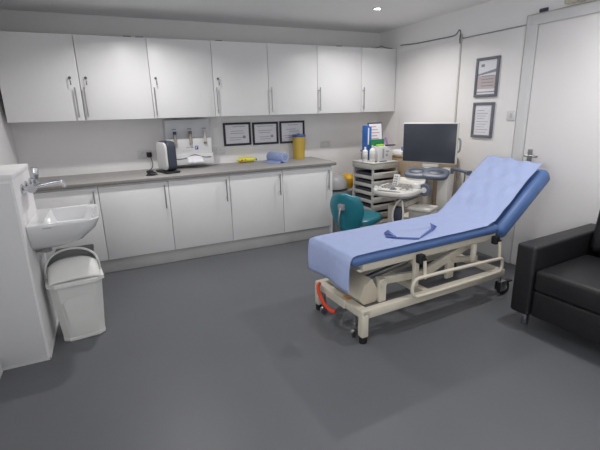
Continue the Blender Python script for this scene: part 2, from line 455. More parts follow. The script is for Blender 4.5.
for k,(tx,c1,c2) in enumerate(((.088,'tube_blue','tube_body'),(.248,'tube_dark','tube_body'),(.405,'offwhite','offwhite'))):
    b = B().cyl((tx,-.198,.215),(tx,-.198,.325),.0165,16,mi=0).cyl((tx,-.198,.325),(tx,-.198,.355),.0180,16,mi=1)
    if k==2: b.cyl((tx,-.198,.216),(tx,-.198,.235),.0170,16,mi=2)
    b.box(tx-.02,tx+.02,-.1872,-.1705,.374,.382,mi=3)
    part('sample_tube', b, [c2,c1,'tube_dark','slate'], t)
b = B().box(.29,.325,-.188,-.1855,.155,.195); part('badge', b, 'logo', t)
part('badge_mark', B().box(.298,.304,-.1892,-.1882,.162,.188).box(.304,.318,-.1892,-.1882,.182,.188).box(.304,.312,-.1892,-.1882,.172,.176), 'white', t)
part('caption', B().box(.195,.275,-.188,-.1858,.178,.184).box(.15,.25,-.188,-.1858,.145,.148), 'ink', t)
# yellow packet
t = thing('wipes_packet', 'crumpled yellow packet with red marks on the worktop', 'packet', (1.50,4.715,WT))
pk = B(); rings=[]
for i in range(15):
    u=-1+2*i/14; w_=.048*(1-.25*abs(u)**3)*(1+.08*math.sin(i*2.1)); h_=.031*(1-abs(u)**5*.85)*(1+.10*math.sin(i*1.7+1))
    rings.append([(u*.112, math.cos(a)*w_, .0335+math.sin(a)*h_ - (1-h_/.034)*.0) for a in [2*PI*k/16 for k in range(16)]])
zmin=min(p[2] for r in rings for p in r)
rings=[[(x,y,z-zmin+.0003) for x,y,z in r] for r in rings]
pk.loft(rings); part('film', pk, 'packyel', t)
part('mark', B().box(-.075,-.055,-.0505,-.046,.026,.042,r=.002), 'packred', t); part('mark', B().box(-.034,-.018,-.0525,-.047,.030,.044,r=.002), 'packred', t)
part('end_seal', B().box(.108,.126,-.030,.030,.018,.042,r=.004), 'packgreen', t)
# blue roll
t = thing('paper_roll', 'roll of blue couch paper lying on the worktop', 'paper roll', (1.82,4.52,WT), math.radians(18))
RR=.056
part('paper', B().lathe([(.022,-.14),(RR-.002,-.14),(RR,-.136),(RR,.136),(RR-.002,.14),(.022,.14),(.022,-.14)],(0,0,RR+.001),'y',32), 'rollblue', t)
part('core', B().lathe([(.015,-.138),(.0215,-.142),(.0215,.138),(.015,.138),(.015,-.138)],(0,0,RR+.001),'y',20).lathe([(.0005,-.134),(.0148,-.134),(.0148,-.132),(.0005,-.132)],(0,0,RR+.001),'y',20), 'dkgrey', t)
tl=B(); tl.grid([[(-RR*.75-.002-.09*v, yy, .028-.026*min(1,v*2.2)+.0015) for v in [k/6 for k in range(7)]] for yy in [-.135+.27*i/8 for i in range(9)]])
part('loose_end', tl, 'rollblue', t, solid=.0012)
# sharps tub
t = thing('sharps_tub', 'tall round yellow sharps tub with a blue lid on the worktop', 'sharps bin', (2.185,4.70,WT))
part('tub', B().lathe([(.066,.0),(.069,.003),(.078,.262),(.078,.268),(.0005,.268)],n=32), 'yellow', t)
part('lid', B().lathe([(.0005,.2685),(.084,.2685),(.086,.272),(.086,.285),(.082,.292),(.03,.296),(.0005,.296)],n=32), 'bluelid', t)

# ------------------------------------------------------------------ basin, tap, trap, bins
bs = thing('wash_basin', 'white ceramic wash basin on the low boxed wall by the cabinets', 'basin', (BX, 3.115, .85))
def ring(x0,x1,y0,y1,z,r,n=5,zt=0):
    o=[]
    for cx,cy,a0,rad in ((x1-r,y0+r,-PI/2,r),(x1-r,y1-r,0,r),(x0+.004,y1-.004,PI/2,.004),(x0+.004,y0+.004,PI,.004)):
        for k in range(n+1):
            a=a0+PI/2*k/n; x=cx+rad*math.cos(a); o.append((x, cy+rad*math.sin(a), z+zt*(x-x0)))
    return o
W2=.262
rings=[ring(.001,.06,-.10,.10,-.18,.04), ring(.001,.17,-.16,.16,-.172,.06), ring(.001,.29,-.215,.215,-.135,.08), ring(.001,.375,-.250,.250,-.06,.08),
       ring(.001,.398,-W2,W2,-.012,.075), ring(.001,.400,-W2,W2,.0,.075), ring(.003,.394,-W2+.007,W2-.007,.006,.07),
       ring(.085,.376,-W2+.028,W2-.028,.002,.06), ring(.095,.365,-W2+.038,W2-.038,-.02,.06), ring(.115,.34,-W2+.06,W2-.06,-.085,.06), ring(.16,.28,-.10,.10,-.115,.05)]
part('bowl', B().loft(rings), 'ceramic', bs, smooth=50)
part('maker_mark', B().box(.085,.135,-W2-.0012,-W2+.004,-.021,-.016), 'ink', bs)
part('plughole', B().lathe([(.0005,-.114),(.024,-.114),(.024,-.1115),(.015,-.112),(.0005,-.1125)],(.22,0,0),n=20), 'chrome', bs)
tr_ = B().tube([(.06,-.09,-.165),(.06,-.09,-.185),(.03,-.09,-.190),(.002,-.09,-.190)],.020,12,smooth=2).lathe([(.0005,-.212),(.030,-.212),(.034,-.209),(.034,-.186),(.024,-.178),(.0005,-.178)],(.06,-.09,0),n=20)
part('waste_trap', tr_, 'greyplast', bs)
tp = thing('wall_tap', 'chrome lever tap fixed to the low wall above the basin', 'tap', (BX, 3.06, 1.065))
tb = B()
for yy in (-.075,.075): tb.lathe([(.0005,.001),(.030,.001),(.030,.006),(.018,.014),(.0005,.014)],(0,yy,0),'x',20).cyl((.012,yy,0),(.055,yy,0),.013)
tb.cyl((.055,-.105,0),(.055,.105,0),.026,20)
part('body', tb, 'chrome', tp)
part('spout', B().tube([(.06,0,-.002),(.10,0,.006),(.18,0,.018),(.215,0,.012),(.226,0,-.012),(.226,0,-.022)],.0135,12,smooth=2), 'chrome', tp)
part('lever', B().lathe([(.0005,.019),(.021,.019),(.023,.024),(.022,.048),(.012,.056),(.0005,.056)],(.055,0,0),n=20).box(-.022,.022,-.016,.016,-.004,.066,r=.005,rot=RY(.15),at=(.068,0,.052)), 'chrome', tp)

# white swing bin
sb = thing('swing_bin', 'white plastic swing-top bin standing under the wash basin', 'bin', (-.306,3.055,0), math.radians(6))
def oct_(w,d,z,c=.28):
    cx,cy=w*c*.5,d*c*.5; W,D=w/2,d/2
    return [(W-cx,-D,z),(W,-D+cy,z),(W,D-cy,z),(W-cx,D,z),(-W+cx,D,z),(-W,D-cy,z),(-W,-D+cy,z),(-W+cx,-D,z)]
part('body', B().loft([oct_(.238,.205,.0),oct_(.246,.212,.004),oct_(.250,.214,.022),oct_(.244,.208,.024),oct_(.300,.262,.375),oct_(.306,.268,.385)]), 'binwhite', sb)
part('front_panel', B().loft([[( -.075,-.1055,.035),(.075,-.1055,.035),(.075,-.1095,.035),(-.075,-.1095,.035)],[(-.088,-.1275,.28),(.088,-.1275,.28),(.088,-.132,.28),(-.088,-.132,.28)],[(-.06,-.1300,.305),(.06,-.1300,.305),(.06,-.1335,.305),(-.06,-.1335,.305)]]), 'binwhite', sb)
part('rim', B().loft([oct_(.314,.276,.386),oct_(.330,.292,.388),oct_(.330,.292,.410),oct_(.318,.280,.414)]), 'binwhite', sb)
sb.scale = (1.05, 1.0, 1.06)
# hood: half dome behind, tilted flap in front
def dome(w,d,z0,h,ya,yb,n=10,m=14):
    rows=[]
    for i in range(n+1):
        y=ya+(yb-ya)*i/n; rows.append([(math.cos(PI*k/m)*w/2, y, z0+math.sin(PI*k/m)**.7*h*math.sqrt(max(.04,1-((y-.0)/(d/2*1.12))**2))) for k in range(m+1)])
    return rows
part('hood', B().grid([[(math.cos(PI*k/16)*.152*(1-.10*math.sin(PI/2*j/8)), .02+.108*math.sin(PI/2*j/8), .4145+(.172*math.cos(PI/2*j/8)+.002)*max(0,math.sin(PI*k/16))**.62) for k in range(17)] for j in range(9)]), 'bingrey', sb, solid=.003)
part('hood_arch', B().tube([(math.cos(PI*k/24)*.155,.014,.416+.172*math.sin(PI*k/24)**.62) for k in range(0,25)], .0075, 8), 'binwhite', sb)
part('flap', B().grid([[(x*(1-.04*(j/10)), -.138+.160*(j/10), .416+.105*math.sin(PI*.5*j/10)**1.0*(1-.35*(abs(x)/.146)**3)+.010*(1-(x/.146)**2)) for x in [-.146+.292*k/14 for k in range(15)]] for j in range(11)]), 'binwhite', sb, solid=.004)
# dark bin behind
db_ = thing('dark_bin', 'dark grey square bin behind the white swing bin', 'bin', (-.345,3.72,0))
part('body', B().loft([oct_(.22,.22,.0,.2),oct_(.27,.26,.38,.2)]), 'dkgrey', db_)
part('lid', B().box(-.145,.145,-.14,.14,.381,.415,r=.012), 'black', db_)

# ------------------------------------------------------------------ examination couch
th = math.radians(3.3)
cb = thing('examination_couch', 'blue examination couch with raised backrest on a cream height-adjustable frame', 'couch', (1.377,2.000,0), th)
CW=.60
u=Vector((math.cos(math.radians(40)),0,math.sin(math.radians(40)))); nrm=Vector((-u.z,0,u.x))
part('seat_pad', B().box(-.125,1.235,-.015,.485,.553,.633,r=.038,seg=4), 'vinylblue', cb, smooth=60)
Rr=RY(-math.radians(38.5))
part('backrest_pad', B().box(0,.682,-.022,.495,0,.125,r=.045,seg=4,rot=Rr,at=(1.284,0,.487)), 'vinylblue', cb, smooth=60)
# upper frame
uf=B()
for yy in (.015,.43): uf.box(-.02,1.23,yy-.0,yy+.03,.505,.553,r=.004)
for xx in (0,.42,.85,1.19): uf.box(xx,xx+.035,.046,.428,.508,.548,r=.003)
part('upper_frame', uf, 'cream', cb)
bf=B()
for yy in (.06,.42): bf.box(.02,.58,yy,yy+.03,-.032,-.002,r=.003,rot=Rr,at=(1.272,0,.495))
bf.box(.30,.34,.06,.45,-.030,-.004,rot=Rr,at=(1.272,0,.495))
part('backrest_frame', bf, 'cream', cb)
# base
ba=B()
for yy in (0,CW-.05): ba.box(-.02,1.37,yy,yy+.05,.175,.235,r=.005)
ba.box(-.028,.035,0.0,CW,.178,.232,r=.005).box(1.325,1.375,.05,CW-.05,.18,.23,r=.005).box(.55,.60,.05,CW-.05,.18,.228,r=.004)
part('base_frame', ba, 'cream', cb)
for yy in (.022,CW-.022):
    lg=part('foot', B().box(-.030,.022,yy-.026,yy+.026,.045,.205,r=.008), 'cream', cb)
    part('rubber_foot', B().lathe([(.0005,0),(.026,0),(.028,.006),(.028,.046),(.0005,.046)],(-.004,yy,0),n=18), 'rubber', lg)
for yy in (.105,CW-.10):
    part('jack_wheel', B().cyl((-.012,yy,.07),(-.012,yy,.19),.016,14).cyl((-.012,yy,.085),(-.012,yy,.11),.021,14).lathe([(.0005,-.013),(.028,-.013),(.030,-.008),(.030,.008),(.028,.013),(.0005,.013)],(-.012,yy,.0305),'y',20), 'steel', cb)
for yy in (.03,CW-.03):
    cs=part('castor', B().cyl((1.355,yy,.118),(1.355,yy,.178),.014,12).box(1.345,1.41,yy-.030,yy-.024,.045,.125,r=.003).box(1.345,1.41,yy+.024,yy+.030,.045,.125,r=.003).box(1.345,1.41,yy-.030,yy+.030,.118,.128,r=.003), 'steel', cb)
    part('wheel', B().lathe([(.0005,-.020),(.055,-.020),(.0625,-.012),(.0625,.012),(.055,.020),(.0005,.020)],(1.41,yy,.0627),'y',26), 'rubber', cs)
    part('hub', B().lathe([(.0005,-.0235),(.020,-.0235),(.020,.0235),(.0005,.0235)],(1.41,yy,.0627),'y',18), 'offwhite', cs)
    part('brake_pedal', B().box(1.436,1.50,yy-.02,yy+.02,.098,.112,r=.004), 'black', cs)
# motor casing, posts, lift arms
mc=[(.04,.236),(.135,.236),(.165,.30),(.105,.405),(.04,.37),(.0,.28)]
part('motor_casing', B().prism(mc,.075,.42,'y',r=.004), 'creamdk', cb)
part('control_box', B().box(-.046,-.0285,.18,.42,.185,.245,r=.003), 'cream', cb)
part('orange_label', B().box(.002,.03,.20,.27,.2322,.2335), 'orange', cb)
for yy in (.055,CW-.09):
    part('pivot_post', B().box(.150,.210,yy,yy+.035,.232,.395,r=.006).cyl((.180,yy-.012,.365),(.180,yy+.047,.365),.022,16), 'cream', cb)
for yy in (.10,CW-.14):
    part('lift_arm', B().prism([(.175,.335),(.62,.30),(.64,.35),(.175,.39)],yy,yy+.035,'y',r=.004).prism([(.60,.315),(.66,.31),(1.12,.46),(1.14,.51),(1.08,.51),(.62,.365)],yy+.0,yy+.035,'y',r=.004), 'cream', cb)
    part('head_arm', B().prism([(.83,.236),(.90,.236),(.90,.36),(.83,.38)],yy,yy+.03,'y',r=.004).prism([(.75,.355),(1.20,.30),(1.20,.34),(.75,.40)],yy+.0305,yy+.06,'y',r=.004), 'cream', cb)
part('actuator', B().cyl((.22,.30,.31),(.60,.30,.36),.026,16).cyl((.60,.30,.36),(1.0,.30,.47),.014,14), 'steel', cb)
for xx in (.445,1.205):
    part('rail_clamp', B().box(xx-.028,xx+.024,-.030,.0145,.478,.540,r=.008).cyl((xx+.01,-.04,.505),(xx+.01,-.025,.505),.013,14), 'black', cb)
sr=B()
xa,xb=.35,1.235
sr.tube([(xa+.05,-.055,.400),(xb-.03,-.055,.375),(xb,-.055,.365),(xb+.012,-.055,.32),(xb,-.055,.275),(xb-.03,-.055,.262),(xa+.05,-.055,.262),(xa+.0,-.055,.272),(xa-.02,-.055,.33),(xa,-.055,.388)],.0125,12,closed=True,smooth=2)
for xx in (.455,1.215): sr.cyl((xx,-.045,.375),(xx,-.035,.50),.012,12)
part('side_rail', sr, 'cream', cb)
part('frame_upright', B().box(.99,1.025,.012,.040,.37,.504,r=.003), 'cream', cb)
part('frame_upright', B().box(.415,.455,.012,.040,.30,.504,r=.003), 'cream', cb)
part('release_knob', B().lathe([(.0005,0),(.016,.002),(.018,.02),(.012,.03),(.0005,.03)],(1.10,.30,.475),n=16), 'redknob', cb)
part('foot_lever', B().tube([(-.035,.515,.245),(-.060,.505,.238),(-.075,.465,.19),(-.078,.385,.14),(-.066,.325,.112),(-.050,.285,.118)],.0135,10,smooth=2), 'red', cb)

# paper sheet over the couch
prof=[(-.142,.40),(-.146,.47),(-.144,.54),(-.138,.60),(-.122,.632),(-.09,.6385),(0,.639),(.25,.6385),(.5,.639),(.75,.6385),(.98,.640),(1.08,.642),(1.16,.660),(1.228,.698),(1.30,.750),(1.37,.803),(1.44,.856),(1.51,.908),(1.58,.958),(1.64,1.000),(1.685,1.034)]
dense=[]
for (a,b),(c,d) in zip(prof,prof[1:]):
    for k in range(3): dense.append((a+(c-a)*k/3,b+(d-b)*k/3))
dense.append(prof[-1])
rows=[]; N=28
for i,(x,z) in enumerate(dense):
    row=[]
    for k in range(N+1):
        v=k/N; y=-.018+.506*v+(.016*(1-v)*min(1,max(0,(x-1.15)/.1)))
        zz=z; xx=x
        if x<1.1: zz-=.018*max(0,(y-.44)/.048)**2+.002*max(0,(.0-y)/.02)
        else: zz+=.022*v*min(1,(x-1.1)/.2)-.018*max(0,(y-.44)/.048)**2*max(0,1-(x-1.1)/.1)+.006
        if i<3*4: # hanging drape
            zz=z-.010*v*(1-i/12); xx=x-.012*math.sin(v*7+.6)*(1-i/12)+.010*(1-i/12)*v
        if x>1.13:
            a=min(1,(x-1.13)/.15)
            wv=(.25+.75*math.sin(PI*v)**.6)*(.0055*math.sin(v*19+x*17)+.0045*math.sin(x*46+v*8)+.0042*math.sin(x*31-v*23))*a+.006*a
            xx+=nrm.x*wv; zz+=nrm.z*wv
            y+= .008*math.sin(x*9)*a
        elif i>=15: zz+=.0009*(1+math.sin(x*21+v*13))
        row.append((xx,y,zz))
    rows.append(row)
pp=single('couch_paper', B().grid(rows), 'paperblue', 'pale blue paper sheet covering the examination couch and hanging over its end', 'paper sheet', (1.377,2.000,0), th, smooth=180, solid=.0016)
# folded piece of paper on the sheet
fp=thing('folded_sheet','small folded blue sheet lying loose on the paper-covered couch','folded sheet',(1.377,2.000,.6425),th)
def leaf(b,quad,n,fz):
    rows=[]
    for i in range(n+1):
        a=i/n; r=[]
        for k in range(n+1):
            c=k/n
            p=[(quad[0][j]*(1-a)*(1-c)+quad[1][j]*a*(1-c)+quad[2][j]*a*c+quad[3][j]*(1-a)*c) for j in (0,1)]
            r.append((p[0],p[1],fz(a,c)))
        rows.append(r)
    b.grid(rows)
b=B(); leaf(b,[(.325,.235),(.325,.10),(.43,.012),(.735,.16)],12,lambda a,c:.0022+.014*math.sin(PI*a)*(1-c)+.020*max(0,c-.6)*math.sin(PI*a))
part('leaf',b,'paperblue',fp,smooth=180,solid=.0012)
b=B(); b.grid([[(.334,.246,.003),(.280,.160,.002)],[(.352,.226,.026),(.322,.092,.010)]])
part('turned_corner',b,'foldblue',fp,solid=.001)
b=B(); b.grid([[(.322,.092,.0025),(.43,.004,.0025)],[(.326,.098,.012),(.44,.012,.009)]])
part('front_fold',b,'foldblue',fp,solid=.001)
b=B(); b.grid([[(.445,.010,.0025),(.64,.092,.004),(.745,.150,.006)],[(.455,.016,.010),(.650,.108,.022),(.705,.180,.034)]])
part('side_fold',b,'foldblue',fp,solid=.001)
# ------------------------------------------------------------------ teal stool
fd=Vector((.90,.44)); fa=math.atan2(fd.y,fd.x)
st=thing('saddle_stool','teal upholstered clinic stool with a backrest between the couch and trolley','stool',(2.262,3.50,0),fa)
ses=[]
for z,sx,sy,dx in ((.345,.10,.13,0),(.352,.150,.175,0),(.375,.205,.205,.01),(.405,.200,.200,.01),(.422,.165,.170,.01),(.428,.08,.09,.005)):
    ses.append([(dx+.09+sx*math.copysign(abs(math.cos(a))**.75,math.cos(a)), sy*math.copysign(abs(math.sin(a))**.75,math.sin(a)), z+.03*(abs(sy*math.sin(a)))*0+(.018*math.cos(a)*sx/.17 if z>.37 else 0)-.012) for a in [2*PI*k/32 for k in range(32)]])
part('seat',B().loft(ses),'teal',st,smooth=70)
# backrest: curved pad behind the seat
def bk(off):
    rr_=[]
    for i in range(13):
        v=-1+2*i/12
        row=[]
        for k in range(9):
            w_=k/8; hz=.295+.395*w_
            wid=.195*(.38+.62*math.sin(min(1,w_*1.25+.12)*PI/2))*(1-.28*max(0,w_-.72)/.28*abs(1))
            x=-.205+.07*(v*v)-.05*w_+off
            row.append((x,v*wid,hz+.016*math.cos(v*PI)*w_))
        rr_.append(row)
    return rr_
part('backrest',B().grid(bk(0)),'teal',st,smooth=180,solid=.055,sub=1)
part('backrest_bracket',B().box(-.305,-.255,-.034,.034,.535,.600,r=.012),'greyplast',st)
part('back_bar',B().tube([(-.298,0,.565),(-.325,0,.46),(-.32,0,.36),(-.30,0,.25),(-.24,0,.235),(-.10,0,.30),(0,0,.325)],.011,10,smooth=2),'steel',st)
part('gas_column',B().cyl((0,0,.10),(0,0,.332),.024,16).cyl((0,0,.08),(0,0,.20),.032,16),'black',st)
sb_=B().cyl((0,0,.065),(0,0,.115),.045,18)
for k in range(5):
    a=2*PI*k/5+.3; sb_.tube([(0,0,.095),(math.cos(a)*.15,math.sin(a)*.15,.085),(math.cos(a)*.24,math.sin(a)*.24,.062)],.016,8)
part('star_base',sb_,'black',st)
for k in range(5):
    a=2*PI*k/5+.3
    part('castor',B().lathe([(.0005,-.02),(.022,-.02),(.025,-.012),(.025,.012),(.022,.02),(.0005,.02)],(math.cos(a)*.24,math.sin(a)*.24,.0253),'y',16).cyl((math.cos(a)*.24,math.sin(a)*.24,.03),(math.cos(a)*.24,math.sin(a)*.24,.07),.007,8),'rubber',st)

# ------------------------------------------------------------------ clinical waste bin behind stool
cbn=thing('waste_bin','grey lidded waste bin with a yellow bag in the corner by the worktop','bin',(2.60,4.48,0))
part('body',B().loft([oct_(.26,.24,.0,.3),oct_(.33,.30,.50,.3)]),'greyplast',cbn)
part('bag',B().lathe([(.0005,.50),(.05,.51),(.085,.58),(.085,.64),(.05,.685),(.0005,.69)],(.175,.02,0),n=10,sy=1.2),'baggold',cbn)
dm=[]
for k,(f_,z) in enumerate(((1,.532),(1.0,.56),(.93,.61),(.78,.66),(.5,.69),(.2,.70))): dm.append([(p[0]*f_-.03,p[1]*f_,z) for p in [(math.cos(a)*.165,math.sin(a)*.155) for a in [2*PI*i/24 for i in range(24)]]])
part('lid',B().loft(dm),'bingrey',cbn,smooth=70)

# ------------------------------------------------------------------ drawer trolley
tx0,ty0=2.668,3.80
tr=thing('drawer_trolley','pale grey drawer trolley in the corner carrying bottles and files','trolley',(tx0,ty0,0),math.radians(4))
TW,TD,TH=.365,.375,.90
part('top_tray',B().box(-.006,TW+.006,-.006,TD+.006,TH-.075,TH-.012,r=.008).box(-.010,TW+.010,-.010,TD+.010,TH-.0118,TH,r=.004),'trol',tr)
po=B()
for px in (.0,TW-.024):
    for py in (.004,TD-.024): po.box(px,px+.024,py,py+.02,.06,TH-.0755,r=.003)
po.box(0,TW,.004,TD-.004,.05,.07,r=.003)
part('frame',po,'trol',tr)
part('back_panel',B().box(.024,TW-.024,TD-.02,TD-.012,.075,TH-.08),'trol',tr)
zs=[.80-.092*k for k in range(6)]
for k,z in enumerate(zs):
    dz=.058
    b=B().box(.026,TW-.026,.006,TD-.03,z-dz-.02,z-dz-.016).box(.026,.030,.006,TD-.03,z-dz-.016,z-.022).box(TW-.030,TW-.026,.006,TD-.03,z-dz-.016,z-.022).box(.026,TW-.026,TD-.034,TD-.03,z-dz-.016,z-.022)
    dw=part('drawer',b,'dkgrey',tr)
    part('drawer_front',B().box(.004,TW-.004,-.020,.002,z-dz-.020,z-.012,r=.006).box(.12,TW-.12,-.030,-.0195,z-.030,z-.018,r=.004),'trol',dw)
    for xr in (.003,TW-.021): part('side_runner',B().box(xr,xr+.018,.026,TD-.026,z-dz-.030,z-dz+.008,r=.002),'trol',tr)
dw=part('drawer',B().box(.026,TW-.026,.006,TD-.03,.085,.235,r=.004),'trol',tr)
part('drawer_front',B().box(.004,TW-.004,-.020,.002,.078,.245,r=.006).box(.10,TW-.10,-.032,-.0195,.20,.218,r=.005),'trol',dw)
for px in (.03,TW-.03):
    for py in (.03,TD-.03):
        part('castor',B().lathe([(.0005,-.012),(.020,-.012),(.023,-.007),(.023,.007),(.020,.012),(.0005,.012)],(px,py,.0235),'y',14).cyl((px,py,.03),(px,py,.052),.007,8),'rubber',tr)
c4,s4=math.cos(math.radians(4)),math.sin(math.radians(4))
def T(x,y,z=.9005): return (tx0+x*c4-y*s4, ty0+x*s4+y*c4, z)
r4=math.radians(4)
def bottle(loc,r,h,capmat,label,ca=.012):
    t=thing('pump_bottle',label,'bottle',loc,r4)
    part('body',B().lathe([(r*.92,0),(r,.006),(r,h*.68),(r*.8,h*.77),(r*.4,h*.82),(r*.4,h*.84),(.0005,h*.84)],n=20),'white',t)
    part('cap',B().lathe([(.0005,h*.841),(ca,h*.841),(ca,h*.97),(ca*.8,h),(.0005,h)],n=16),capmat,t)
    part('label',B().lathe([(r+.0004,h*.18),(r+.0012,h*.19),(r+.0012,h*.5),(r+.0004,h*.51)],n=20),'offwhite',t)
bottle(T(.035,.19),.031,.165,'white','white bottle at the left edge of the trolley top')
bottle(T(.102,.14),.035,.182,'offwhite','wider white bottle beside the green folder on the trolley')
t=thing('tissue_carton','white carton with grey print on the trolley, in front of the notice','carton',T(.155,.09),r4)
part('box',B().box(0,.20,0,.12,0,.165,r=.004),'white',t)
part('print',B().box(.05,.075,-.0012,-.0002,.03,.14).box(.10,.13,-.0012,-.0002,.05,.08).box(.10,.15,-.0012,-.0002,.10,.115),'ink',t)
t=thing('marker_pen','black marker lying across the white carton on the trolley','pen',T(.255,.100,1.0665),r4)
part('barrel',B().cyl((0,0,.0085),(.10,-.02,.0085),.008,12),'black',t); part('pen_cap',B().cyl((.10,-.02,.0085),(.125,-.025,.0085),.008,12,r2=.006),'dkgrey',t)
single('purple_pen',B().cyl((0,0,0),(-.022,.012,.085),.011,10,r2=.013),'purple','purple pen tilted upright at the right end of the white carton','pen',T(.340,.165,1.0735),r4)
single('lime_card',B().box(0,.095,0,.035,0,.022,r=.003),'lime','bright lime card lying on the white carton','card',T(.158,.12,1.0662),r4)
single('green_folder',B().box(0,.205,0,.012,0,.235,r=.003).box(0,.030,-.03,0,.0,.20,r=.003),'green','green folder standing on the trolley behind the white carton','folder',T(.160,.250),r4)
t=thing('magazine_file','tall blue file standing at the back left of the trolley','file',T(.125,.268),r4)
part('case',B().box(0,.030,0,.10,0,.395,r=.003).box(.031,.060,0,.10,0,.385,r=.003),'fileblue',t)
part('spine_label',B().box(.006,.024,-.0015,-.0003,.18,.37),'paper',t)
t=thing('clipboard_notice','dark-edged clipboard with a printed notice standing on the trolley','notice',T(.195,.312),r4)
part('board',B().box(0,.215,0,.010,0,.425,r=.004,rot=RX(-.10),at=(0,0,.002)),'dkgrey',t)
pb=B().box(.014,.201,-.0022,-.0004,.12,.408,rot=RX(-.10),at=(0,0,.002))
for k in range(6): pb.box(.035,.12+.06*((k*7)%5)/5,-.0030,-.0022,.37-k*.035,.382-k*.035,rot=RX(-.10),at=(0,0,.002),mi=1)
part('notice',pb,['paper','redink'],t)
single('ballpoint_pen',B().cyl((0,0,.0052),(.11,.01,.0052),.005,8),'tube_blue','dark blue pen lying on the front edge of the trolley top','pen',T(.12,.035),r4)
single('short_cap',B().cyl((0,0,.0062),(.03,.008,.0062),.006,8),'black','short black cap lying on the trolley top left of the pen','cap',T(.07,.05),r4)

# ------------------------------------------------------------------ wooden desk by right wall
dk=thing('wooden_cabinet','low tan wooden cabinet against the right wall behind the scanner','cabinet',(3.093,3.30,0))
part('body',B().box(.006,.318,.006,1.38,.06,.932,r=.002),'wood',dk)
part('top',B().box(-.012,.319,-.004,1.39,.9325,.958,r=.004),'wood',dk)
part('door',B().box(-.012,.0055,.012,.69,.075,.92,r=.002).box(-.012,.0055,.696,1.374,.075,.92,r=.002),'wood',dk)
part('base',B().box(.03,.318,.02,1.36,0,.0595),'wood',dk)
pb=B()
for k in range(4): pb.box(0+.004*k,.20+.003*k,.0-.006*k,.29-.004*k,k*.0085,k*.0085+.008,r=.001)
single('paper_stack',pb,'paper','stack of white papers on the wooden cabinet left of the monitor','papers',(3.12,3.90,.9585))
single('blue_carton',B().box(0,.08,0,.07,0,.045,r=.003),'fileblue','small blue carton on top of the paper stack','carton',(3.20,3.92,.9935))

# ------------------------------------------------------------------ ultrasound scanner
ux=math.radians(-64.5)
us=thing('ultrasound_scanner','white ultrasound scanner with keyboard console and grey screen beside the couch','ultrasound machine',(2.810,3.198,0),ux)
outl=[(-.25,-.10),(-.262,-.30),(-.235,-.42),(-.16,-.51),(-.06,-.545),(.08,-.55),(.18,-.53),(.235,-.47),(.25,-.36),(.25,-.10)]
outl=[(x*.86,y) for x,y in outl]
con=part('console',B().prism(outl,.668,.712,'z',r=.014,seg=3),'usw',us)
part('console_underside',B().prism([(x*.94,-.325+(y+.325)*.94) for x,y in outl],.652,.6675,'z',r=.006),'greyplast',con)
kb=B()
rnd=random.Random(3)
for r_ in range(5):
    for c_ in range(10):
        if r_>2 and 3<c_<7: continue
        x=-.155+c_*.0315; y=-.17-r_*.05
        kb.box(x-.010,x+.010,y-.013,y+.013,.7122,.720,r=.003)
part('keys',kb,'key',con)
part('trackball',B().lathe([(.0005,.7122),(.034,.7122),(.034,.717),(.024,.718),(.020,.727),(.010,.733),(.0005,.734)],(.0,-.40,0),n=20),'midgrey',con)
for kx,ky in ((-.17,-.42),(.17,-.38),(.12,-.43),(-.12,-.44)):
    part('dial',B().lathe([(.0005,.7122),(.018,.7122),(.017,.730),(.0005,.731)],(kx,ky,0),n=16),'white',con)
part('wrist_rest',B().prism([(-.11,-.515),(-.06,-.535),(.07,-.538),(.13,-.515),(.07,-.50),(-.06,-.498)],.7122,.7185,'z',r=.003),'key',con)
part('cup_hole',B().lathe([(.0005,.7122),(.026,.7122),(.026,.716),(.018,.717),(.0005,.7165)],(-.188,-.33,0),n=18),'midgrey',con)
part('touch_panel',B().box(-.135,.18,-.012,.012,0,.08,r=.008,rot=RX(-.75),at=(0,-.115,.714)),'usw',con)
rm=part('remote_rest',B().box(-.032,.032,-.012,.012,0,.125,r=.008,rot=RX(-.35),at=(-.07,-.22,.700)),'white',con)
kr=B()
for i in range(4):
    for j in range(2): kr.box(-.020+j*.022,-.004+j*.022,-.0145,-.0122,.02+i*.025,.035+i*.025,rot=RX(-.35),at=(-.07,-.22,.700))
part('buttons',kr,'key',rm)
part('side_handle',B().lathe([(.030,-.022),(.056,-.020),(.060,-.008),(.060,.008),(.056,.020),(.030,.022),(.030,-.022)],(.235,-.22,.700),'y',26),'midgrey',con)
part('side_dial',B().lathe([(.0005,-.026),(.024,-.026),(.029,-.020),(.029,.02),(.0005,.02)],(.235,-.22,.700),'y',22),'white',con)
part('gel_cap',B().lathe([(.0005,.7125),(.030,.7125),(.034,.722),(.030,.752),(.020,.760),(.0005,.761)],(.16,-.24,0),n=20,sx=1.3),'white',con)

con.location=(-.085,0,.035)
# rear grey tray with two hand recesses
tr2=B()
for cx,wd in ((-.085,.12),(.105,.13)):
    o=[(cx+wd*math.copysign(abs(math.cos(a))**.6,math.cos(a)),.0+.075*math.copysign(abs(math.sin(a))**.6,math.sin(a))) for a in [2*PI*k/28 for k in range(28)]]
    tr2.prism(o,-.022,.022,'z',r=.014,seg=3,rot=RX(.55),at=(.06,-.02,.858+.003*(cx>0)))
part('rear_tray',tr2,'midgrey',us)
for cx in (-.025,.175): part('tray_recess',B().prism([(cx+.08*math.cos(a),.035*math.sin(a)) for a in [2*PI*k/24 for k in range(24)]],.0225,.026,'z',r=.002,rot=RX(.55),at=(0,-.02,.860)),'dkgrey',us)
part('column',B().box(-.09,.09,-.02,.16,.40,.795,r=.03,seg=3),'usb',us)
part('cabinet_body',B().box(-.20,.20,-.12,.24,.13,.40,r=.03,seg=3).box(.165,.275,.03,.20,.13,.905,r=.015),'usw',us)
part('shelf',B().box(.0,.26,-.335,-.122,.545,.580,r=.012,seg=3).box(.03,.255,-.30,-.125,.40,.5445,r=.02,seg=3),'usw',us)
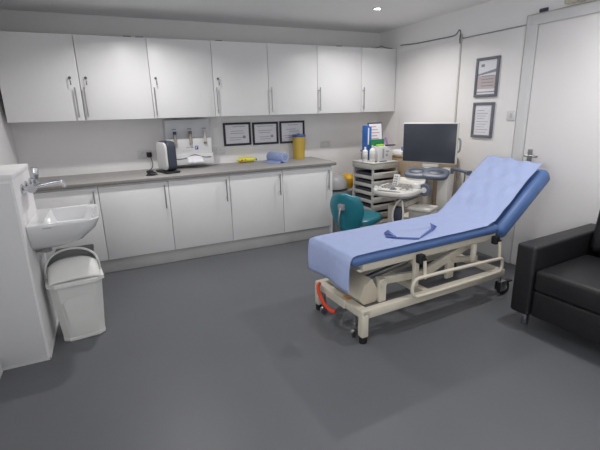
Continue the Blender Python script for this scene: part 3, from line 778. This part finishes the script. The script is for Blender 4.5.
part('console_arm',B().box(-.055,.055,-.40,-.02,.585,.640,r=.015),'usb',us)
part('front_pillar',B().box(-.17,-.09,-.34,-.25,.13,.585,r=.02),'usb',us)
part('base',B().box(-.24,.24,-.38,.26,.075,.13,r=.03,seg=3),'usw',us)
for x in (-.19,.19):
    for y in (-.32,.20):
        part('castor',B().lathe([(.0005,-.018),(.030,-.018),(.036,-.010),(.036,.010),(.030,.018),(.0005,.018)],(x,y,.0363),'x',18).cyl((x,y,.04),(x,y,.077),.012,10),'rubber',us)
# connector block and looping leads under the console
part('connector_block',B().box(-.07,.02,-.42,-.345,.40,.585,r=.02),'dkgrey',us)
part('probe_lead',B().tube([(.02,-.44,.67),(-.02,-.46,.63),(-.05,-.47,.54),(-.045,-.46,.44),(.0,-.45,.40),(.05,-.46,.44),(.06,-.46,.54),(.035,-.45,.66)],.009,8,smooth=2),'usw',us)
# screen
mx,my,mz=.04,.08,1.143
mn=thing('monitor','wide dark grey flat screen with a white rim on the ultrasound scanner','monitor',(0,0,0)) if False else None
ms=part('monitor',B().box(mx-.279,mx+.279,my,my+.035,mz-.196,mz+.196,r=.010,seg=3),'usw',us)
part('screen',B().box(mx-.270,mx+.268,my-.004,my-.0005,mz-.186,mz+.186,r=.003),'screen',ms)
part('monitor_handle',B().tube([(mx+.285,my+.02,mz+.05),(mx+.302,my+.02,mz+.03),(mx+.302,my+.02,mz-.06),(mx+.285,my+.02,mz-.08)],.009,10,smooth=2),'greyplast',ms)
part('monitor_arm',B().box(mx-.09,mx+.13,my+.036,my+.075,mz-.10,mz+.06,r=.012).cyl((mx,my+.055,mz-.10),(mx-.0,.115,.91),.024,16).box(mx-.05,mx+.05,.04,.12,.865,.905,r=.012).cyl((0,.07,.78),(0,.07,.87),.05,20).box(mx-.06,mx+.10,my-.0,my+.06,.908,mz-.200,r=.008),'usw',us)
# probe holder arm with hanging leads
part('probe_holder',B().tube([(.275,.10,.900),(.33,.08,.905),(.42,.03,.897),(.475,.0,.888)],.016,12,smooth=2).cyl((.475,.0,.87),(.475,.0,.910),.024,16).cyl((.285,.09,.86),(.285,.09,.90),.018,12),'midgrey',us)
part('hanging_lead',B().tube([(.385,.045,.915),(.365,.04,.85),(.335,.03,.72),(.32,.03,.58),(.33,.03,.45)],.0065,8,smooth=2),'cablegrey',us)
part('hanging_lead',B().tube([(.43,.02,.905),(.435,.01,.82),(.415,.01,.70),(.41,.01,.55),(.40,.02,.42)],.0065,8,smooth=2),'cablegrey',us)

# ------------------------------------------------------------------ sofa
so=thing('leather_sofa','black leather sofa with chrome legs against the right wall','sofa',(2.415,1.765,0),math.radians(4))
SW=1.45
part('arm',B().box(0,.90,-.135,0,.108,.600,r=.022,seg=4),'leather',so,smooth=60)
part('arm',B().box(0,.90,-SW,-SW+.135,.108,.600,r=.022,seg=4),'leather',so,smooth=60)
part('base',B().box(.025,.82,-SW+.137,-.137,.110,.295,r=.015,seg=3),'leather',so,smooth=60)
for k in range(2):
    y1=-.138-k*(SW-.276)/2; y0=y1-(SW-.276)/2+.003
    part('seat_cushion',B().box(.008,.61,y0,y1,.297,.448,r=.030,seg=4),'leather',so,smooth=60)
    part('back_cushion',B().box(-.09,.11,y0+.004,y1-.004,0,.40,r=.045,seg=4,rot=RY(.16),at=(.70,0,.452)),'leather',so,smooth=60)
part('back',B().box(.78,.90,-SW+.137,-.137,.297,.80,r=.03,seg=4),'leather',so,smooth=60)
for x in (.09,.75):
    for y in (-.07,-SW+.07):
        part('leg',B().box(x-.018,x+.018,y-.018,y+.018,.0,.1075,r=.003),'chrome',so)

# ------------------------------------------------------------------ cables and bits high on the right wall
single('wall_cable',B().tube([(XR-.008,4.36,2.215),(XR-.012,4.30,2.212),(XR-.01,4.15,2.198),(XR-.01,3.95,2.192),(XR-.009,3.72,2.190),(XR-.010,3.60,2.186),(XR-.012,3.47,2.187),(XR-.024,3.425,2.215),(XR-.026,3.405,2.235),(XR-.026,3.385,2.20),(XR-.022,3.40,2.15),(XR-.022,3.392,2.10)],.0058,8,smooth=2),
       'cablegrey','thin grey cable sagging along the top of the right wall panels','cable')
single('cabinet_cable',B().tube([(2.80,.0,.004),(2.83,-.01,.004),(2.88,-.02,.006),(2.93,-.03,.030),(2.98,-.02,.012),(3.1,-.02,.004)],.0045,6,smooth=2),'cablegrey','short grey cable end looped on top of the corner wall cabinet','cable',(.27,4.47,UZ1+.0025))
single('frame_cable',B().tube([(XR-.014,2.6570,1.45),(XR-.014,2.6570,2.10),(XR-.014,2.6570,2.20),(XR-.014,2.6570,2.2140),(XR-.014,2.645,2.2140),(XR-.014,2.45,2.2130),(XR-.014,2.20,2.2132),(XR-.014,1.9,2.2130)],.0038,6,smooth=1),'trol','thin grey cable running up and over the door frame','cable')
single('junction_box',B().box(-.02,.0,-.035,.035,0,.028,r=.004),'dkgrey','small dark junction box above the corner of the door frame','junction box',(XR-.0005,2.515,2.218))
fb=B()
rnd=random.Random(5)
for k in range(7):
    r_=rnd.uniform(.018,.028)
    fb.lathe([(.0005,-r_),(r_*.7,-r_*.7),(r_,0),(r_*.7,r_*.7),(.0005,r_)],(XR-.031+rnd.uniform(-.004,.002),2.30-k*.035,2.246+rnd.uniform(-.002,.006)),n=10,sx=1.0,sy=1.5)
single('packing_bundle',fb,'foam','crumpled cream bundle lying along the top of the door frame','bundle',smooth=80)

# small catches on the cabinet tops
for k,(x,lab) in enumerate(((.33,'small dark catch on top of the second wall cabinet'),(.44,'longer dark catch above the door joint between second and third wall cabinets'),(1.20,'dark catch on top of the wall cabinet over the first certificate'),(2.62,'dark catch on top of the wall cabinet near the ceiling light'))):
    single('cabinet_catch',B().box(-.035,.035,0,.03,0,.012,r=.003),'greyplast',lab,'catch',(x,4.45,UZ1+.0025),0,'dark catches along the cabinet tops')

# ------------------------------------------------------------------ camera, world, colour
cam=bpy.data.cameras.new('camera'); co=bpy.data.objects.new('camera',cam); COL.objects.link(co)
yaw,pit,rol,foc,hh=.4331,.273,-.0253,411.5331,1.4916
f=Vector((math.sin(yaw)*math.cos(pit),math.cos(yaw)*math.cos(pit),-math.sin(pit))); r=Vector((math.cos(yaw),-math.sin(yaw),0)); up=r.cross(f)
r2=r*math.cos(rol)+up*math.sin(rol); u2=-r*math.sin(rol)+up*math.cos(rol)
mw=Matrix(((r2.x,u2.x,-f.x,0),(r2.y,u2.y,-f.y,0),(r2.z,u2.z,-f.z,hh),(0,0,0,1)))
co.matrix_world=mw
cam.sensor_fit='HORIZONTAL'; cam.sensor_width=36; cam.lens=foc*36/600; cam.clip_start=.02
S.camera=co
w=bpy.data.worlds.new('world'); S.world=w; w.use_nodes=True
w.node_tree.nodes['Background'].inputs['Color'].default_value=(.5,.5,.52,1); w.node_tree.nodes['Background'].inputs['Strength'].default_value=.3
S.view_settings.view_transform='Standard'; S.view_settings.look='None'; S.view_settings.gamma=1.0
S.view_settings.exposure=0.0; S.view_settings.use_curve_mapping=False
